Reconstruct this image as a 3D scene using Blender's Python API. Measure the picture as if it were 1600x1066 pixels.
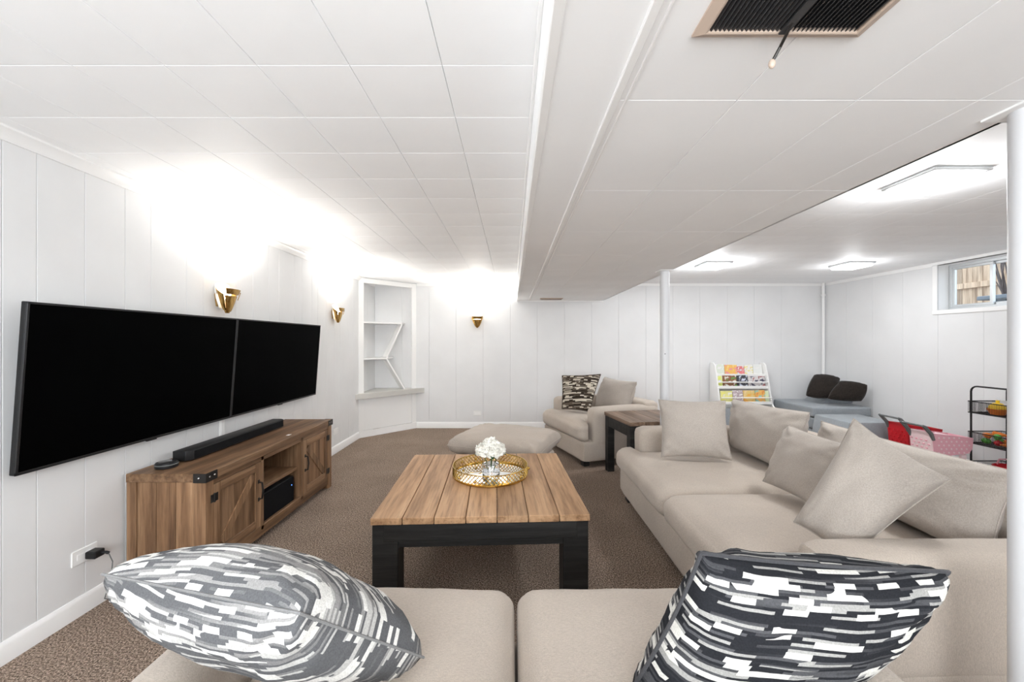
import bpy, bmesh, math, random
from mathutils import Vector, Matrix, noise
for o in list(bpy.data.objects): bpy.data.objects.remove(o, do_unlink=True)
scene = bpy.context.scene
C = scene.collection
PI = math.pi
random.seed(7)

# ------------------------------------------------------------------ camera
EYE, F = 1.30, 620.0                      # eye height (m), focal length in pixels of the 1600 px frame
cam = bpy.data.cameras.new('camera'); cam.sensor_width = 36.0; cam.lens = 36.0 * F / 1600; cam.clip_start = 0.05
camo = bpy.data.objects.new('camera', cam); C.objects.link(camo)
camo.location = (0, 0, EYE); camo.rotation_euler = (PI/2, 0, 0)
scene.camera = camo
# ------------------------------------------------------------------ world, area lights, exposure
w = bpy.data.worlds.new('world'); scene.world = w; w.use_nodes = True
w.node_tree.nodes['Background'].inputs['Color'].default_value = (0.80, 0.88, 1.0, 1)
w.node_tree.nodes['Background'].inputs['Strength'].default_value = 2.6
def area(name, loc, rot, sx, sy, power, col=(1, 0.97, 0.93)):
    l = bpy.data.lights.new(name, 'AREA'); l.shape = 'RECTANGLE'; l.size = sx; l.size_y = sy
    l.energy = power; l.color = col
    o = bpy.data.objects.new(name, l); C.objects.link(o); o.location = loc; o.rotation_euler = rot
    return o
area('fill_bounce', (-0.15, -1.55, 1.40), (math.radians(124), 0, 0), 2.8, 1.2, 125, (.93, .97, 1.0))      # added fill light behind the camera, thrown up at the ceiling
area('fill_soft', (-0.5, -1.8, 1.60), (math.radians(88), 0, 0), 2.6, 0.9, 12, (.93, .97, 1.0))         # added soft fill light behind the camera, no real lamp there
scene.cycles.max_bounces = 16; scene.cycles.diffuse_bounces = 10
vs = scene.view_settings
vs.view_transform = 'Standard'; vs.look = 'None'; vs.exposure = 0.05; vs.gamma = 1.0; vs.use_curve_mapping = False

# ------------------------------------------------------------------ materials
def mat(name, col, rough=0.6, metal=0.0, spec=0.5):
    m = bpy.data.materials.new(name); m.use_nodes = True
    b = m.node_tree.nodes['Principled BSDF']
    b.inputs['Base Color'].default_value = (*col, 1); b.inputs['Roughness'].default_value = rough
    b.inputs['Metallic'].default_value = metal; b.inputs['Specular IOR Level'].default_value = spec
    return m
def N(m, t, **kw):
    n = m.node_tree.nodes.new(t)
    for k, v in kw.items(): setattr(n, k, v)
    return n
def L(m, a, b): m.node_tree.links.new(a, b)
def bsdf(m): return m.node_tree.nodes['Principled BSDF']
def coords(m, scale=(1, 1, 1), kind='Object'):
    t = N(m, 'ShaderNodeTexCoord'); mp = N(m, 'ShaderNodeMapping'); mp.inputs['Scale'].default_value = scale
    L(m, t.outputs[kind], mp.inputs['Vector']); return mp.outputs['Vector']
def ramp(m, fac, stops):
    r = N(m, 'ShaderNodeValToRGB'); e = r.color_ramp.elements
    while len(e) < len(stops): e.new(0.5)
    for i, (p, c) in enumerate(stops): e[i].position = p; e[i].color = (*c, 1)
    L(m, fac, r.inputs['Fac']); return r.outputs['Color']
def bump(m, height, strength, dist=0.01):
    b = N(m, 'ShaderNodeBump'); b.inputs['Strength'].default_value = strength; b.inputs['Distance'].default_value = dist
    L(m, height, b.inputs['Height']); L(m, b.outputs['Normal'], bsdf(m).inputs['Normal'])
def noise_tex(m, vec, scale, detail=3, rough=.5):
    n = N(m, 'ShaderNodeTexNoise'); n.inputs['Scale'].default_value = scale; n.inputs['Detail'].default_value = detail
    n.inputs['Roughness'].default_value = rough
    L(m, vec, n.inputs['Vector']); return n.outputs['Fac']
def mathn(m, op, a, b=None):
    n = N(m, 'ShaderNodeMath', operation=op)
    for i, v in enumerate((a, b)):
        if v is None: continue
        if isinstance(v, (int, float)): n.inputs[i].default_value = v
        else: L(m, v, n.inputs[i])
    return n.outputs[0]
def mixc(m, fac, a, b, blend='MIX'):
    n = N(m, 'ShaderNodeMix', data_type='RGBA', blend_type=blend)
    for sock, v in ((n.inputs[0], fac), (n.inputs[6], a), (n.inputs[7], b)):
        if isinstance(v, (int, float)): sock.default_value = v
        elif isinstance(v, tuple): sock.default_value = (*v, 1)
        else: L(m, v, sock)
    return n.outputs[2]

def painted(name, col, rough=.55, amt=.03, bs=.05):
    m = mat(name, col, rough, 0, .35); v = coords(m)
    f = noise_tex(m, v, 2.5, 4)
    L(m, ramp(m, f, [(.3, tuple(c*(1-amt) for c in col)), (.7, tuple(min(1, c*(1+amt)) for c in col))]), bsdf(m).inputs['Base Color'])
    bump(m, noise_tex(m, v, 90, 2), bs, .002); return m
M_wall = painted('wall_paint', (.765, .77, .775))
M_ceil = painted('ceiling_paint', (.945, .955, .965), .6)
M_trim = painted('trim_paint', (.89, .89, .885), .35, .01, .02)
M_column = painted('column_enamel', (.66, .67, .69), .35, .01, .02)
M_gap = painted('joint_backing', (.80, .80, .795))  # off-white backing visible in the joints of boards and tiles
M_white = painted('white_laminate', (.86, .86, .85), .4, .01, .02)
M_stone = painted('counter_grey', (.56, .55, .52), .45, .06)

M_carpet = mat('carpet', (.2, .16, .13), .95, 0, .1)
v = coords(M_carpet)
f1 = noise_tex(M_carpet, v, 150, 2, .7); f2 = noise_tex(M_carpet, v, 2.2, 4); f3 = noise_tex(M_carpet, v, 75, 3, .7)
c1 = ramp(M_carpet, f1, [(.36, (.11, .08, .062)), (.5, (.33, .25, .197)), (.64, (.68, .55, .45))])
c2 = ramp(M_carpet, f3, [(.3, (.72, .72, .72)), (.7, (1.2, 1.2, 1.2))])
c3 = ramp(M_carpet, f2, [(.35, (.9, .89, .88)), (.65, (1.08, 1.07, 1.06))])
L(M_carpet, mixc(M_carpet, 1.0, mixc(M_carpet, 1.0, c1, c2, 'MULTIPLY'), c3, 'MULTIPLY'), bsdf(M_carpet).inputs['Base Color'])
bump(M_carpet, mathn(M_carpet, 'ADD', f1, f3), .9, .012)

def fabric(name, col, amt=.10, sc=420):
    m = mat(name, col, .9, 0, .15); v = coords(m)
    a = noise_tex(m, coords(m, (1, 1, .25)), sc, 2); b = noise_tex(m, coords(m, (.25, 1, 1)), sc, 2); g = noise_tex(m, v, 3.0, 3)
    s = mathn(m, 'ADD', a, b); s = mathn(m, 'MULTIPLY', s, .5)
    c = ramp(m, s, [(.36, tuple(x*(1-amt*1.6) for x in col)), (.64, tuple(x*(1+amt) for x in col))])
    d = ramp(m, g, [(.3, (.94, .94, .94)), (.7, (1.05, 1.05, 1.05))])
    L(m, mixc(m, 1.0, c, d, 'MULTIPLY'), bsdf(m).inputs['Base Color'])
    bsdf(m).inputs['Sheen Weight'].default_value = .15
    wr = noise_tex(m, coords(m, (1, 1, 1)), 7, 3); m.node_tree.nodes[-1].inputs['Distortion'].default_value = 0
    bump(m, mathn(m, 'ADD', mathn(m, 'MULTIPLY', s, .25), wr), .22, .02); return m
M_sofa = fabric('sofa_linen', (.505, .44, .378))
M_pillow = fabric('pillow_linen', (.44, .395, .352))
M_greyfoam = fabric('grey_suede', (.33, .36, .385), .07, 150)
M_brown = fabric('dark_brown_plush', (.022, .017, .014), .25, 120)

def wood(name, dark, mid, light, along=1, rough=.5, sc=1.0, per=.25):
    """grain runs along the given object axis; every piece differs through its object random value"""
    m = mat(name, mid, rough, 0, .35)
    s = [9*sc, 9*sc, 9*sc]; s[along] = .55*sc
    oi = N(m, 'ShaderNodeObjectInfo'); t = N(m, 'ShaderNodeTexCoord'); mp = N(m, 'ShaderNodeMapping'); mp.inputs['Scale'].default_value = s
    ad = N(m, 'ShaderNodeVectorMath', operation='ADD'); sc2 = N(m, 'ShaderNodeVectorMath', operation='SCALE')
    cb = N(m, 'ShaderNodeCombineXYZ')
    for i in range(3): L(m, oi.outputs['Random'], cb.inputs[i])
    L(m, cb.outputs[0], sc2.inputs[0]); sc2.inputs['Scale'].default_value = 37.0
    L(m, t.outputs['Object'], mp.inputs['Vector']); L(m, mp.outputs[0], ad.inputs[0]); L(m, sc2.outputs[0], ad.inputs[1])
    v = ad.outputs[0]
    g = noise_tex(m, v, 1.6, 6, .62); k = noise_tex(m, v, 7, 4, .6)
    c = ramp(m, g, [(.30, dark), (.48, mid), (.70, light)])
    d = ramp(m, k, [(.34, (.70, .68, .66)), (.52, (1, 1, 1)), (.8, (1.08, 1.07, 1.05))])
    e = ramp(m, oi.outputs['Random'], [(0, (1-per, 1-per, 1-per)), (1, (1+per*.6, 1+per*.55, 1+per*.5))])
    L(m, mixc(m, 1.0, mixc(m, 1.0, c, d, 'MULTIPLY'), e, 'MULTIPLY'), bsdf(m).inputs['Base Color'])
    bump(m, k, .12, .004); return m
WD, WM, WL = (.085, .043, .021), (.225, .125, .065), (.42, .262, .15)
M_standZ = wood('rustic_oak_upright', WD, WM, WL, 2)
M_standY = wood('rustic_oak_level', WD, WM, WL, 1)
M_plank = wood('reclaimed_pine', (.25, .135, .066), (.44, .262, .142), (.60, .385, .225), 1, .5, 1.0, .16)
M_plank2 = wood('walnut_brown_plank', (.10, .062, .04), (.19, .125, .085), (.30, .21, .15), 1, .45, 1.0, .14)
M_blackwood = wood('black_stained_wood', (.006, .006, .006), (.014, .0135, .013), (.03, .029, .028), 0, .5, 2.0, .1)
M_fence = wood('fence_cedar', (.30, .20, .13), (.55, .41, .29), (.78, .63, .47), 2, .8, 1.0, .3)

M_black = mat('black_plastic', (.012, .012, .013), .45, 0, .3)
M_screen = mat('black_screen', (.0012, .0012, .0013), .5, 0, .01)
M_cloth_blk = mat('speaker_cloth', (.01, .01, .011), .9, 0, .1)
M_gloss_blk = mat('gloss_black', (.006, .006, .007), .12)
M_iron = mat('dark_iron', (.045, .042, .04), .45, .8)
M_brass = mat('aged_brass', (.55, .33, .10), .26, 1.0)
vb = coords(M_brass, (60, 60, 3))
L(M_brass, ramp(M_brass, noise_tex(M_brass, vb, 1.5, 3), [(.3, (.36, .20, .05)), (.7, (.72, .47, .17))]), bsdf(M_brass).inputs['Base Color'])
M_gold = mat('polished_gold', (.60, .40, .11), .22, 1.0)
M_mirror = mat('mirror', (.9, .9, .88), .04, 1.0)
M_chrome = mat('steel', (.6, .6, .6), .25, 1.0)
M_alu = mat('aluminium', (.62, .64, .65), .4, .7)
M_greyplas = mat('grey_plastic', (.13, .14, .14), .5)
M_mesh = mat('black_wire', (.012, .012, .013), .5, .3)
M_red = mat('red_plastic', (.55, .01, .02), .4)
M_pink = mat('pink_plastic', (.80, .42, .49), .45)
M_palepink = mat('pale_pink_plastic', (.85, .66, .68), .45)
M_cream = mat('cream_plastic', (.8, .76, .68), .4)
M_tanmetal = mat('tan_enamel', (.55, .44, .36), .5)
M_duct = mat('duct_shade', (.02, .021, .024), .7)
M_louvre = mat('louvre_grey', (.075, .075, .078), .45, .6)
def glass(name, col=(1, 1, 1), rough=0.0):
    m = mat(name, col, rough); b = bsdf(m); b.inputs['Transmission Weight'].default_value = 1; b.inputs['IOR'].default_value = 1.45; return m
M_glass = glass('clear_glass'); M_water = glass('water', (.93, .97, 1)); bsdf(M_water).inputs['IOR'].default_value = 1.33
def pane_glass():
    m = bpy.data.materials.new('window_glass'); m.use_nodes = True; nt = m.node_tree; nt.nodes.clear()
    o = nt.nodes.new('ShaderNodeOutputMaterial'); t = nt.nodes.new('ShaderNodeBsdfTransparent'); g = nt.nodes.new('ShaderNodeBsdfGlossy')
    g.inputs['Roughness'].default_value = .02; t.inputs['Color'].default_value = (.96, .98, .98, 1)
    mx = nt.nodes.new('ShaderNodeMixShader'); mx.inputs[0].default_value = .07
    nt.links.new(t.outputs[0], mx.inputs[1]); nt.links.new(g.outputs[0], mx.inputs[2]); nt.links.new(mx.outputs[0], o.inputs[0]); return m
M_pane = pane_glass()
def emit(name, col, s):
    m = mat(name, col, .5); b = bsdf(m); b.inputs['Emission Color'].default_value = (*col, 1); b.inputs['Emission Strength'].default_value = s; return m
M_led = emit('led_diffuser', (1, .99, .98), 6.0)
M_bulb = emit('warm_bulb', (1, .88, .70), 22.0)
M_petal = mat('white_petal', (.86, .85, .80), .7); bsdf(M_petal).inputs['Subsurface Weight'].default_value = .0
M_leaf = mat('leaf_green', (.05, .13, .03), .5)

def dash_pattern(name, dark, mid, light, rows, cols, thr):
    """woven bands: stepped dashes and thin pick lines on a darker ground, laid out in the cushion's own UV"""
    m = mat(name, dark, .92, 0, .1)
    t = N(m, 'ShaderNodeTexCoord'); s = N(m, 'ShaderNodeSeparateXYZ'); L(m, t.outputs['UV'], s.inputs[0])
    uvc = lambda sc: coords(m, sc, 'UV')
    vv = mathn(m, 'ADD', s.outputs[1], mathn(m, 'MULTIPLY', noise_tex(m, uvc((1, 1, 1)), 2.5, 2), .03))
    def cell(v, k): return mathn(m, 'FLOOR', mathn(m, 'MULTIPLY', v, k))
    def rnd(a, b=None):
        c = N(m, 'ShaderNodeCombineXYZ'); L(m, a, c.inputs[0])
        if b is not None: L(m, b, c.inputs[1])
        n = N(m, 'ShaderNodeTexWhiteNoise', noise_dimensions='2D'); L(m, c.outputs[0], n.inputs['Vector']); return n.outputs['Value']
    band = noise_tex(m, uvc((.10, 1, 1)), 6.0, 1)
    clump = noise_tex(m, uvc((.6, 1, 1)), 7.0, 1)
    r1 = cell(vv, rows); r2 = cell(vv, rows*2)
    c1 = mathn(m, 'FLOOR', mathn(m, 'ADD', mathn(m, 'MULTIPLY', s.outputs[0], cols), mathn(m, 'MULTIPLY', rnd(r1), 5)))
    d1 = mathn(m, 'GREATER_THAN', mathn(m, 'ADD', mathn(m, 'MULTIPLY', rnd(c1, r1), .8), mathn(m, 'MULTIPLY', clump, .6)), thr)
    d1 = mathn(m, 'MULTIPLY', d1, mathn(m, 'GREATER_THAN', rnd(mathn(m, 'ADD', r1, 57.3)), .38))
    c2 = mathn(m, 'FLOOR', mathn(m, 'ADD', mathn(m, 'MULTIPLY', s.outputs[0], cols*.45), mathn(m, 'MULTIPLY', rnd(r2), 9)))
    d2 = mathn(m, 'GREATER_THAN', mathn(m, 'ADD', rnd(c2, r2), mathn(m, 'MULTIPLY', band, .35)), .98)
    g = ramp(m, mathn(m, 'ADD', mathn(m, 'MULTIPLY', rnd(c2, r2), .35), mathn(m, 'MULTIPLY', band, .8)), [(.40, dark), (.56, dark), (.64, mid), (1, mid)])
    c = mixc(m, d2, g, tuple(.45*x+.55*y for x, y in zip(light, mid))); c = mixc(m, d1, c, light)
    fz = noise_tex(m, coords(m, (1, 1, 1), 'Object'), 300, 2)
    L(m, mixc(m, 1.0, c, ramp(m, fz, [(.3, (.82, .82, .82)), (.7, (1.1, 1.1, 1.1))]), 'MULTIPLY'), bsdf(m).inputs['Base Color'])
    bump(m, mathn(m, 'ADD', fz, mathn(m, 'MULTIPLY', d1, .8)), .25, .006); return m
M_seam = fabric('grey_seam', (.22, .22, .22)); M_seam2 = fabric('charcoal_seam', (.06, .06, .065)); M_seam3 = fabric('brown_seam', (.09, .07, .055))
M_pat_grey = dash_pattern('woven_grey_dashes', (.12, .122, .128), (.30, .295, .29), (.72, .71, .68), 46, 13, .85)
M_pat_dark = dash_pattern('woven_charcoal_dashes', (.022, .023, .027), (.085, .086, .092), (.66, .65, .61), 46, 12, .86)
M_pat_brown = dash_pattern('woven_brown_dashes', (.035, .026, .02), (.13, .10, .075), (.60, .54, .45), 36, 13, .76)

# ------------------------------------------------------------------ mesh helpers
class MB:
    def __init__(s): s.bm = bmesh.new(); s.uv = None
    def add(s, bm2, mx=None):
        if mx is not None: bmesh.ops.transform(bm2, matrix=mx, verts=bm2.verts)
        me = bpy.data.meshes.new('t'); bm2.to_mesh(me); bm2.free(); s.bm.from_mesh(me); bpy.data.meshes.remove(me); return s
    def box(s, a, b, bev=0.0, seg=1, mx=None):
        t = bmesh.new(); bmesh.ops.create_cube(t, size=1)
        for q in t.verts: q.co = Vector([(a[i]+b[i])/2 + q.co[i]*(b[i]-a[i]) for i in range(3)])
        if bev: bmesh.ops.bevel(t, geom=t.edges[:], offset=bev, segments=seg, affect='EDGES', profile=.5)
        return s.add(t, mx)
    def cyl(s, p, q, r, r2=None, n=16, caps=True):
        p, q = Vector(p), Vector(q); d = q-p; t = bmesh.new()
        bmesh.ops.create_cone(t, cap_ends=caps, segments=n, radius1=r, radius2=r if r2 is None else r2, depth=d.length)
        return s.add(t, Matrix.Translation((p+q)/2) @ d.to_track_quat('Z', 'Y').to_matrix().to_4x4())
    def ball(s, c, r, sc=(1, 1, 1), u=14, vv=10):
        t = bmesh.new(); bmesh.ops.create_uvsphere(t, u_segments=u, v_segments=vv, radius=r)
        return s.add(t, Matrix.Translation(c) @ Matrix.Diagonal((*sc, 1)))
    def tube(s, pts, r, n=8, closed=False):
        pts = [Vector(p) for p in pts]; t = bmesh.new(); rings = []; m = len(pts); prev = None
        for i, p in enumerate(pts):
            if closed: d = pts[(i+1) % m]-pts[i-1]
            else: d = pts[min(i+1, m-1)]-pts[max(i-1, 0)]
            d.normalize()
            if prev is None: a = d.orthogonal().normalized()
            else: a = (prev-d*prev.dot(d)).normalized()
            prev = a; b = d.cross(a); rr = r[i] if isinstance(r, (list, tuple)) else r
            rings.append([t.verts.new(p+(a*math.cos(2*PI*k/n)+b*math.sin(2*PI*k/n))*rr) for k in range(n)])
        for i in range(m if closed else m-1):
            A, B = rings[i], rings[(i+1) % m]
            for k in range(n): t.faces.new((A[k], A[(k+1) % n], B[(k+1) % n], B[k]))
        if not closed: t.faces.new(rings[0][::-1]); t.faces.new(rings[-1])
        bmesh.ops.recalc_face_normals(t, faces=t.faces); return s.add(t)
    def lathe(s, prof, n=32, c=(0, 0, 0)):
        t = bmesh.new(); rings = []
        for r, z in prof:
            rings.append([t.verts.new((c[0]+r*math.cos(2*PI*k/n), c[1]+r*math.sin(2*PI*k/n), c[2]+z)) for k in range(n)] if r > 1e-6 else [t.verts.new((c[0], c[1], c[2]+z))])
        for A, B in zip(rings, rings[1:]):
            for k in range(n):
                k2 = (k+1) % n
                if len(A) == 1 and len(B) == 1: break
                if len(A) == 1: t.faces.new((A[0], B[k2], B[k]))
                elif len(B) == 1: t.faces.new((A[k], A[k2], B[0]))
                else: t.faces.new((A[k], A[k2], B[k2], B[k]))
        bmesh.ops.recalc_face_normals(t, faces=t.faces); return s.add(t)
    def prism(s, poly, axis, a, b, bev=0.0):
        """polygon in the two other axes (in order), extruded along axis from a to b"""
        o = [i for i in range(3) if i != axis]; t = bmesh.new(); R = []
        for h in (a, b):
            ring = []
            for p in poly:
                c = [0, 0, 0]; c[axis] = h; c[o[0]] = p[0]; c[o[1]] = p[1]; ring.append(t.verts.new(c))
            R.append(ring)
        n = len(poly); t.faces.new(R[0]); t.faces.new(R[1][::-1])
        for i in range(n): t.faces.new((R[0][i], R[1][i], R[1][(i+1) % n], R[0][(i+1) % n]))
        bmesh.ops.recalc_face_normals(t, faces=t.faces)
        if bev: bmesh.ops.bevel(t, geom=t.edges[:], offset=bev, segments=2, affect='EDGES', profile=.5)
        return s.add(t)
    def rbox(s, a, b, r, n=10, top=0.0, front=0.0, wr=0.0, seed=0.0, bot=0.0):
        """soft upholstered block: rounded edges, crowned top / front, gentle dents"""
        t = bmesh.new(); bmesh.ops.create_cube(t, size=2)
        bmesh.ops.subdivide_edges(t, edges=t.edges[:], cuts=n, use_grid_fill=True)
        a, b = Vector(a), Vector(b); h = (b-a)/2; c = (a+b)/2; rr = [min(r, h[i]*.98) for i in range(3)]
        for q in t.verts:
            p = q.co.copy()
            for i in range(3):                                   # push the grid towards the edges so that they round well
                p[i] = math.copysign(abs(p[i])**.8, p[i])
            w_ = Vector([p[i]*h[i] for i in range(3)])
            inn = Vector([max(-(h[i]-rr[i]), min(h[i]-rr[i], w_[i])) for i in range(3)])
            d = w_-inn; d = Vector([d[i]/rr[i] for i in range(3)])
            if d.length > 1e-6: d.normalize()
            o = inn+Vector([d[i]*rr[i] for i in range(3)])
            u, v_ = p.x, p.y
            if p.z > 0: o.z += top*p.z*(1-u*u)*(1-v_*v_)**.6
            if p.z < 0 and bot: o.z += bot*p.z*(1-u*u)*(1-v_*v_)
            if p.y < 0: o.y += front*p.y*(1-u*u)*(1-p.z*p.z)
            if wr:
                nn = noise.noise(Vector((o.x*5+seed, o.y*5, o.z*5)))*.6+noise.noise(Vector((o.x*13+seed, o.y*9, o.z*13)))*.4
                nl = d.normalized() if d.length > 1e-6 else Vector((0, 0, 1))
                o += nl*nn*wr
            q.co = o+c
        return s.add(t)
    def build(s, name, m, parent=None, smooth=True, angle=35):
        me = bpy.data.meshes.new(name); s.bm.to_mesh(me); s.bm.free()
        o = bpy.data.objects.new(name, me); C.objects.link(o); me.materials.append(m)
        if smooth:
            for p in me.polygons: p.use_smooth = True
            me.set_sharp_from_angle(angle=math.radians(angle))
        if parent is not None: o.parent = parent
        return o
def tag(o, label=None, cat=None, group=None, kind=None):
    for k, v in (('label', label), ('category', cat), ('group', group), ('kind', kind)):
        if v: o[k] = v
    return o
def thing(name, label, cat, loc=(0, 0, 0), rz=0.0, group=None):
    o = bpy.data.objects.new(name, None); C.objects.link(o); o.location = loc; o.rotation_euler = (0, 0, rz); o.empty_display_size = .1
    return tag(o, label, cat, group)
def struct(name, mb, m, label, smooth=False, parent=None):
    o = mb.build(name, m, parent, smooth)
    if parent is None: tag(o, label, 'room', None, 'structure')
    else: o['kind'] = 'structure'
    return o
def inst(name, me, parent, loc, scale=(1, 1, 1), rot=(0, 0, 0)):
    o = bpy.data.objects.new(name, me); C.objects.link(o); o.parent = parent; o.location = loc; o.scale = scale; o.rotation_euler = rot; return o

# ------------------------------------------------------------------ room shell
XL, XR, YB, YF, ZC, ZS = -2.05, 4.66, 5.93, -2.4, 2.16, 1.905
SX0, SX1 = 0.078, 1.36                    # dropped soffit
floor = struct('floor', MB().box((XL-.1, YF-.1, -.08), (XR+.1, YB+.1, 0)), M_carpet, 'brown speckled cut pile carpet over the whole floor')
G = .018
wl = struct('wall_left', MB().box((XL-.12, YF, 0), (XL-.008, YB, ZC+.1)), M_gap, 'white painted grooved panelling behind the televisions')
wb = struct('wall_back', MB().box((XL-.12, YB+.008, 0), (XR+.12, YB+.12, ZC+.1)), M_gap, 'white panelled wall behind the armchair and book rack')
WY0, WY1, WZ0, WZ1 = 3.10, 4.34, 1.635, 2.125    # window opening in the right wall
mb = MB()
mb.box((XR+.008, YF, 0), (XR+.12, YB, WZ0-.012)); mb.box((XR+.008, YF, WZ1+.012), (XR+.12, YB, ZC+.1))
mb.box((XR+.008, YF, WZ0-.012), (XR+.12, WY0-.012, WZ1+.012)); mb.box((XR+.008, WY1+.012, WZ0-.012), (XR+.12, YB, WZ1+.012))
wr_ = struct('wall_right', mb, M_gap, 'white panelled wall with the small basement window')
wf = struct('wall_front', MB().box((XL-.12, YF-.12, 0), (XR+.12, YF, ZC+.1)), M_wall, 'plain white wall at the near end of the room')
# boards: one unit mesh per wall, scaled per board
def board_mesh(axis):
    t = MB()
    if axis == 'x': t.box((0, -.5, 0), (.008, .5, 1), 0)
    else: t.box((-.5, -.008, 0), (.5, 0, 1), 0)
    return t
def boards(wall, side, edges, z0=0.0, z1=ZC):
    for a, b in zip(edges, edges[1:]):
        g = .0012; t = MB()
        if side == 'l': t.prism([(XL-.008, a+g*.2), (XL-.008, b-g*.2), (XL-.002, b-g), (XL, b-g-.0012), (XL, a+g+.0012), (XL-.002, a+g)], 2, z0, z1)
        elif side == 'b': t.prism([(a+g*.2, YB+.008), (b-g*.2, YB+.008), (b-g*.6, YB+.002), (b-g*.6-.0008, YB), (a+g*.6+.0008, YB), (a+g*.6, YB+.002)], 2, z0, z1)
        else: t.prism([(XR+.008, a+g*.2), (XR+.008, b-g*.2), (XR+.002, b-g*.6), (XR, b-g*.6-.0008), (XR, a+g*.6+.0008), (XR+.002, a+g*.6)], 2, z0, z1)
        t.build('wall_board', M_wall, wall, False)
e = [YF]; cyc = [.2, .15, .25, .14, .18, .2]; i = 0
while e[-1] < .9: e.append(e[-1]+cyc[i % 6]*1.6); i += 1
e = [q for q in e if q < 1.3]+[1.45, 1.595, 1.712, 1.905, 2.103, 2.254, 2.50, 2.637]
i = 0
while e[-1] < YB-.2: e.append(e[-1]+[.19, .12, .195, .2, .15, .245, .137][i % 7]); i += 1
e[-1] = YB
boards(wl, 'l', e)
e = [XL]
while e[-1] < XR-.3: e.append(e[-1]+.405)
e[-1] = XR
boards(wb, 'b', e)
e = [YF, -1.2, 0, .8, 1.2, 1.61, 2.01, 2.42, 2.75, WY0]
boards(wr_, 'r', e); boards(wr_, 'r', [WY0, 3.5, 3.92, WY1], 0, WZ0); boards(wr_, 'r', [WY0, WY1], WZ1, ZC)
boards(wr_, 'r', [WY1, 4.73, 5.13, 5.53, YB])
# ceilings: backing slabs with separate square tiles
ce = struct('ceiling', MB().box((XL, YF, ZC+.012), (SX0+.02, YB, ZC+.1)), M_gap, 'white square tile ceiling over the sofa area')
cr = struct('ceiling_right', MB().box((SX1-.02, YF, ZC+.012), (XR, YB, ZC+.1)), M_gap, 'white square tile ceiling over the play corner')
so = struct('ceiling_soffit', MB().box((SX0+.012, YF, ZS+.010), (SX1-.012, YB, ZC+.1)), M_gap, 'dropped white soffit running the length of the room')
def tiles(par, x0, x1, xe, ye, z, th, g=.0011, ch=.0010, name='ceiling_tile'):
    cache = {}
    for xa, xb in zip(xe, xe[1:]):
        for ya, yb in zip(ye, ye[1:]):
            key = (round(xb-xa, 4), round(yb-ya, 4))
            if key not in cache:
                t = bmesh.new(); hx, hy = key[0]/2, key[1]/2; R = []
                for (d, zz) in ((g*.3, th), (g, ch), (g+ch, 0)):
                    R.append([t.verts.new((sx*(hx-d), sy*(hy-d), zz)) for sx, sy in ((-1, -1), (1, -1), (1, 1), (-1, 1))])
                for A, B in zip(R, R[1:]):
                    for k in range(4): t.faces.new((A[k], A[(k+1) % 4], B[(k+1) % 4], B[k]))
                t.faces.new(R[0]); t.faces.new(R[-1][::-1]); bmesh.ops.recalc_face_normals(t, faces=t.faces)
                me = bpy.data.meshes.new(name); t.to_mesh(me); t.free(); me.materials.append(M_ceil); cache[key] = me
            inst(name, cache[key], par, ((xa+xb)/2, (ya+yb)/2, z))
T = .289
xe = [XL]+[-.218-T*k for k in range(6, -1, -1)]+[SX0]
ye = [YF, -1.0]+[1.237+T*k for k in range(-6, 16)]+[YB]
tiles(ce, XL, SX0, xe, ye, ZC, .012)
xe = [SX1]+[1.62+T*k for k in range(0, 11)]+[XR]
ye = [YF, -.4]+[1.237+T*k for k in range(-2, 16)]+[YB]
tiles(cr, SX1, XR, xe, ye, ZC, .012, .0006, .0007)
ye = [YF, -.9, -.2, .396, .996, 1.595, 2.195, 2.795, 3.395, 3.995, 4.595, 5.195, YB]
tiles(so, SX0, SX1, [SX0+.012, .258], ye[:2]+ye[-1:], ZS, .01, .0005, .001, 'soffit_panel')
tiles(so, SX0, SX1, [.258, .566, .867, 1.173, SX1], ye, ZS, .01, .0009, .0009, 'soffit_panel')
MB().box((SX0, YF, ZS), (SX0+.012, YB, ZC)).build('soffit_face', M_ceil, so, False)
MB().box((SX1-.012, YF, ZS), (SX1, YB, ZC)).build('soffit_face', M_ceil, so, False)
# trims
def trim(n, mb, label): return struct('trim_%d' % n, mb, M_trim, label, True)
trim(1, MB().prism([(XL, ZC), (XL, ZC-.052), (XL+.008, ZC-.052), (XL+.014, ZC-.04), (XL+.028, ZC-.018), (XL+.04, ZC-.01), (XL+.04, ZC)], 1, YF, YB), 'white cove moulding above the television wall')
trim(2, MB().prism([(YB, ZC), (YB, ZC-.04), (YB-.012, ZC-.04), (YB-.02, ZC-.012), (YB-.02, ZC)], 0, XL+.63, SX0), 'white ceiling moulding above the small back wall sconce')
trim(3, MB().prism([(YB, ZC), (YB, ZC-.04), (YB-.012, ZC-.04), (YB-.02, ZC-.012), (YB-.02, ZC)], 0, SX1, XR), 'white ceiling moulding above the book rack wall')
mb = MB().box((XR-.012, YF, ZC-.04), (XR, WY0-.07, ZC)); mb.box((XR-.012, WY0-.07, ZC-.03), (XR, WY1+.05, ZC)); mb.box((XR-.012, WY1+.05, ZC-.04), (XR, YB, ZC))
trim(4, mb, 'white ceiling moulding above the window')
trim(5, MB().box((.248, YF, ZS-.008), (.268, YB, ZS+.004), .002).box((.283, YF, ZS-.004), (.289, YB, ZS+.004), .001), 'thin white batten along the soffit underside')
trim(6, MB().box((SX0-.012, YF, ZC-.03), (SX0, YB, ZC), .003).box((SX0-.006, YF, ZS-.004), (SX0+.02, YB, ZS+.03), .003), 'white edge moulding where the ceiling meets the soffit')
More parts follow.
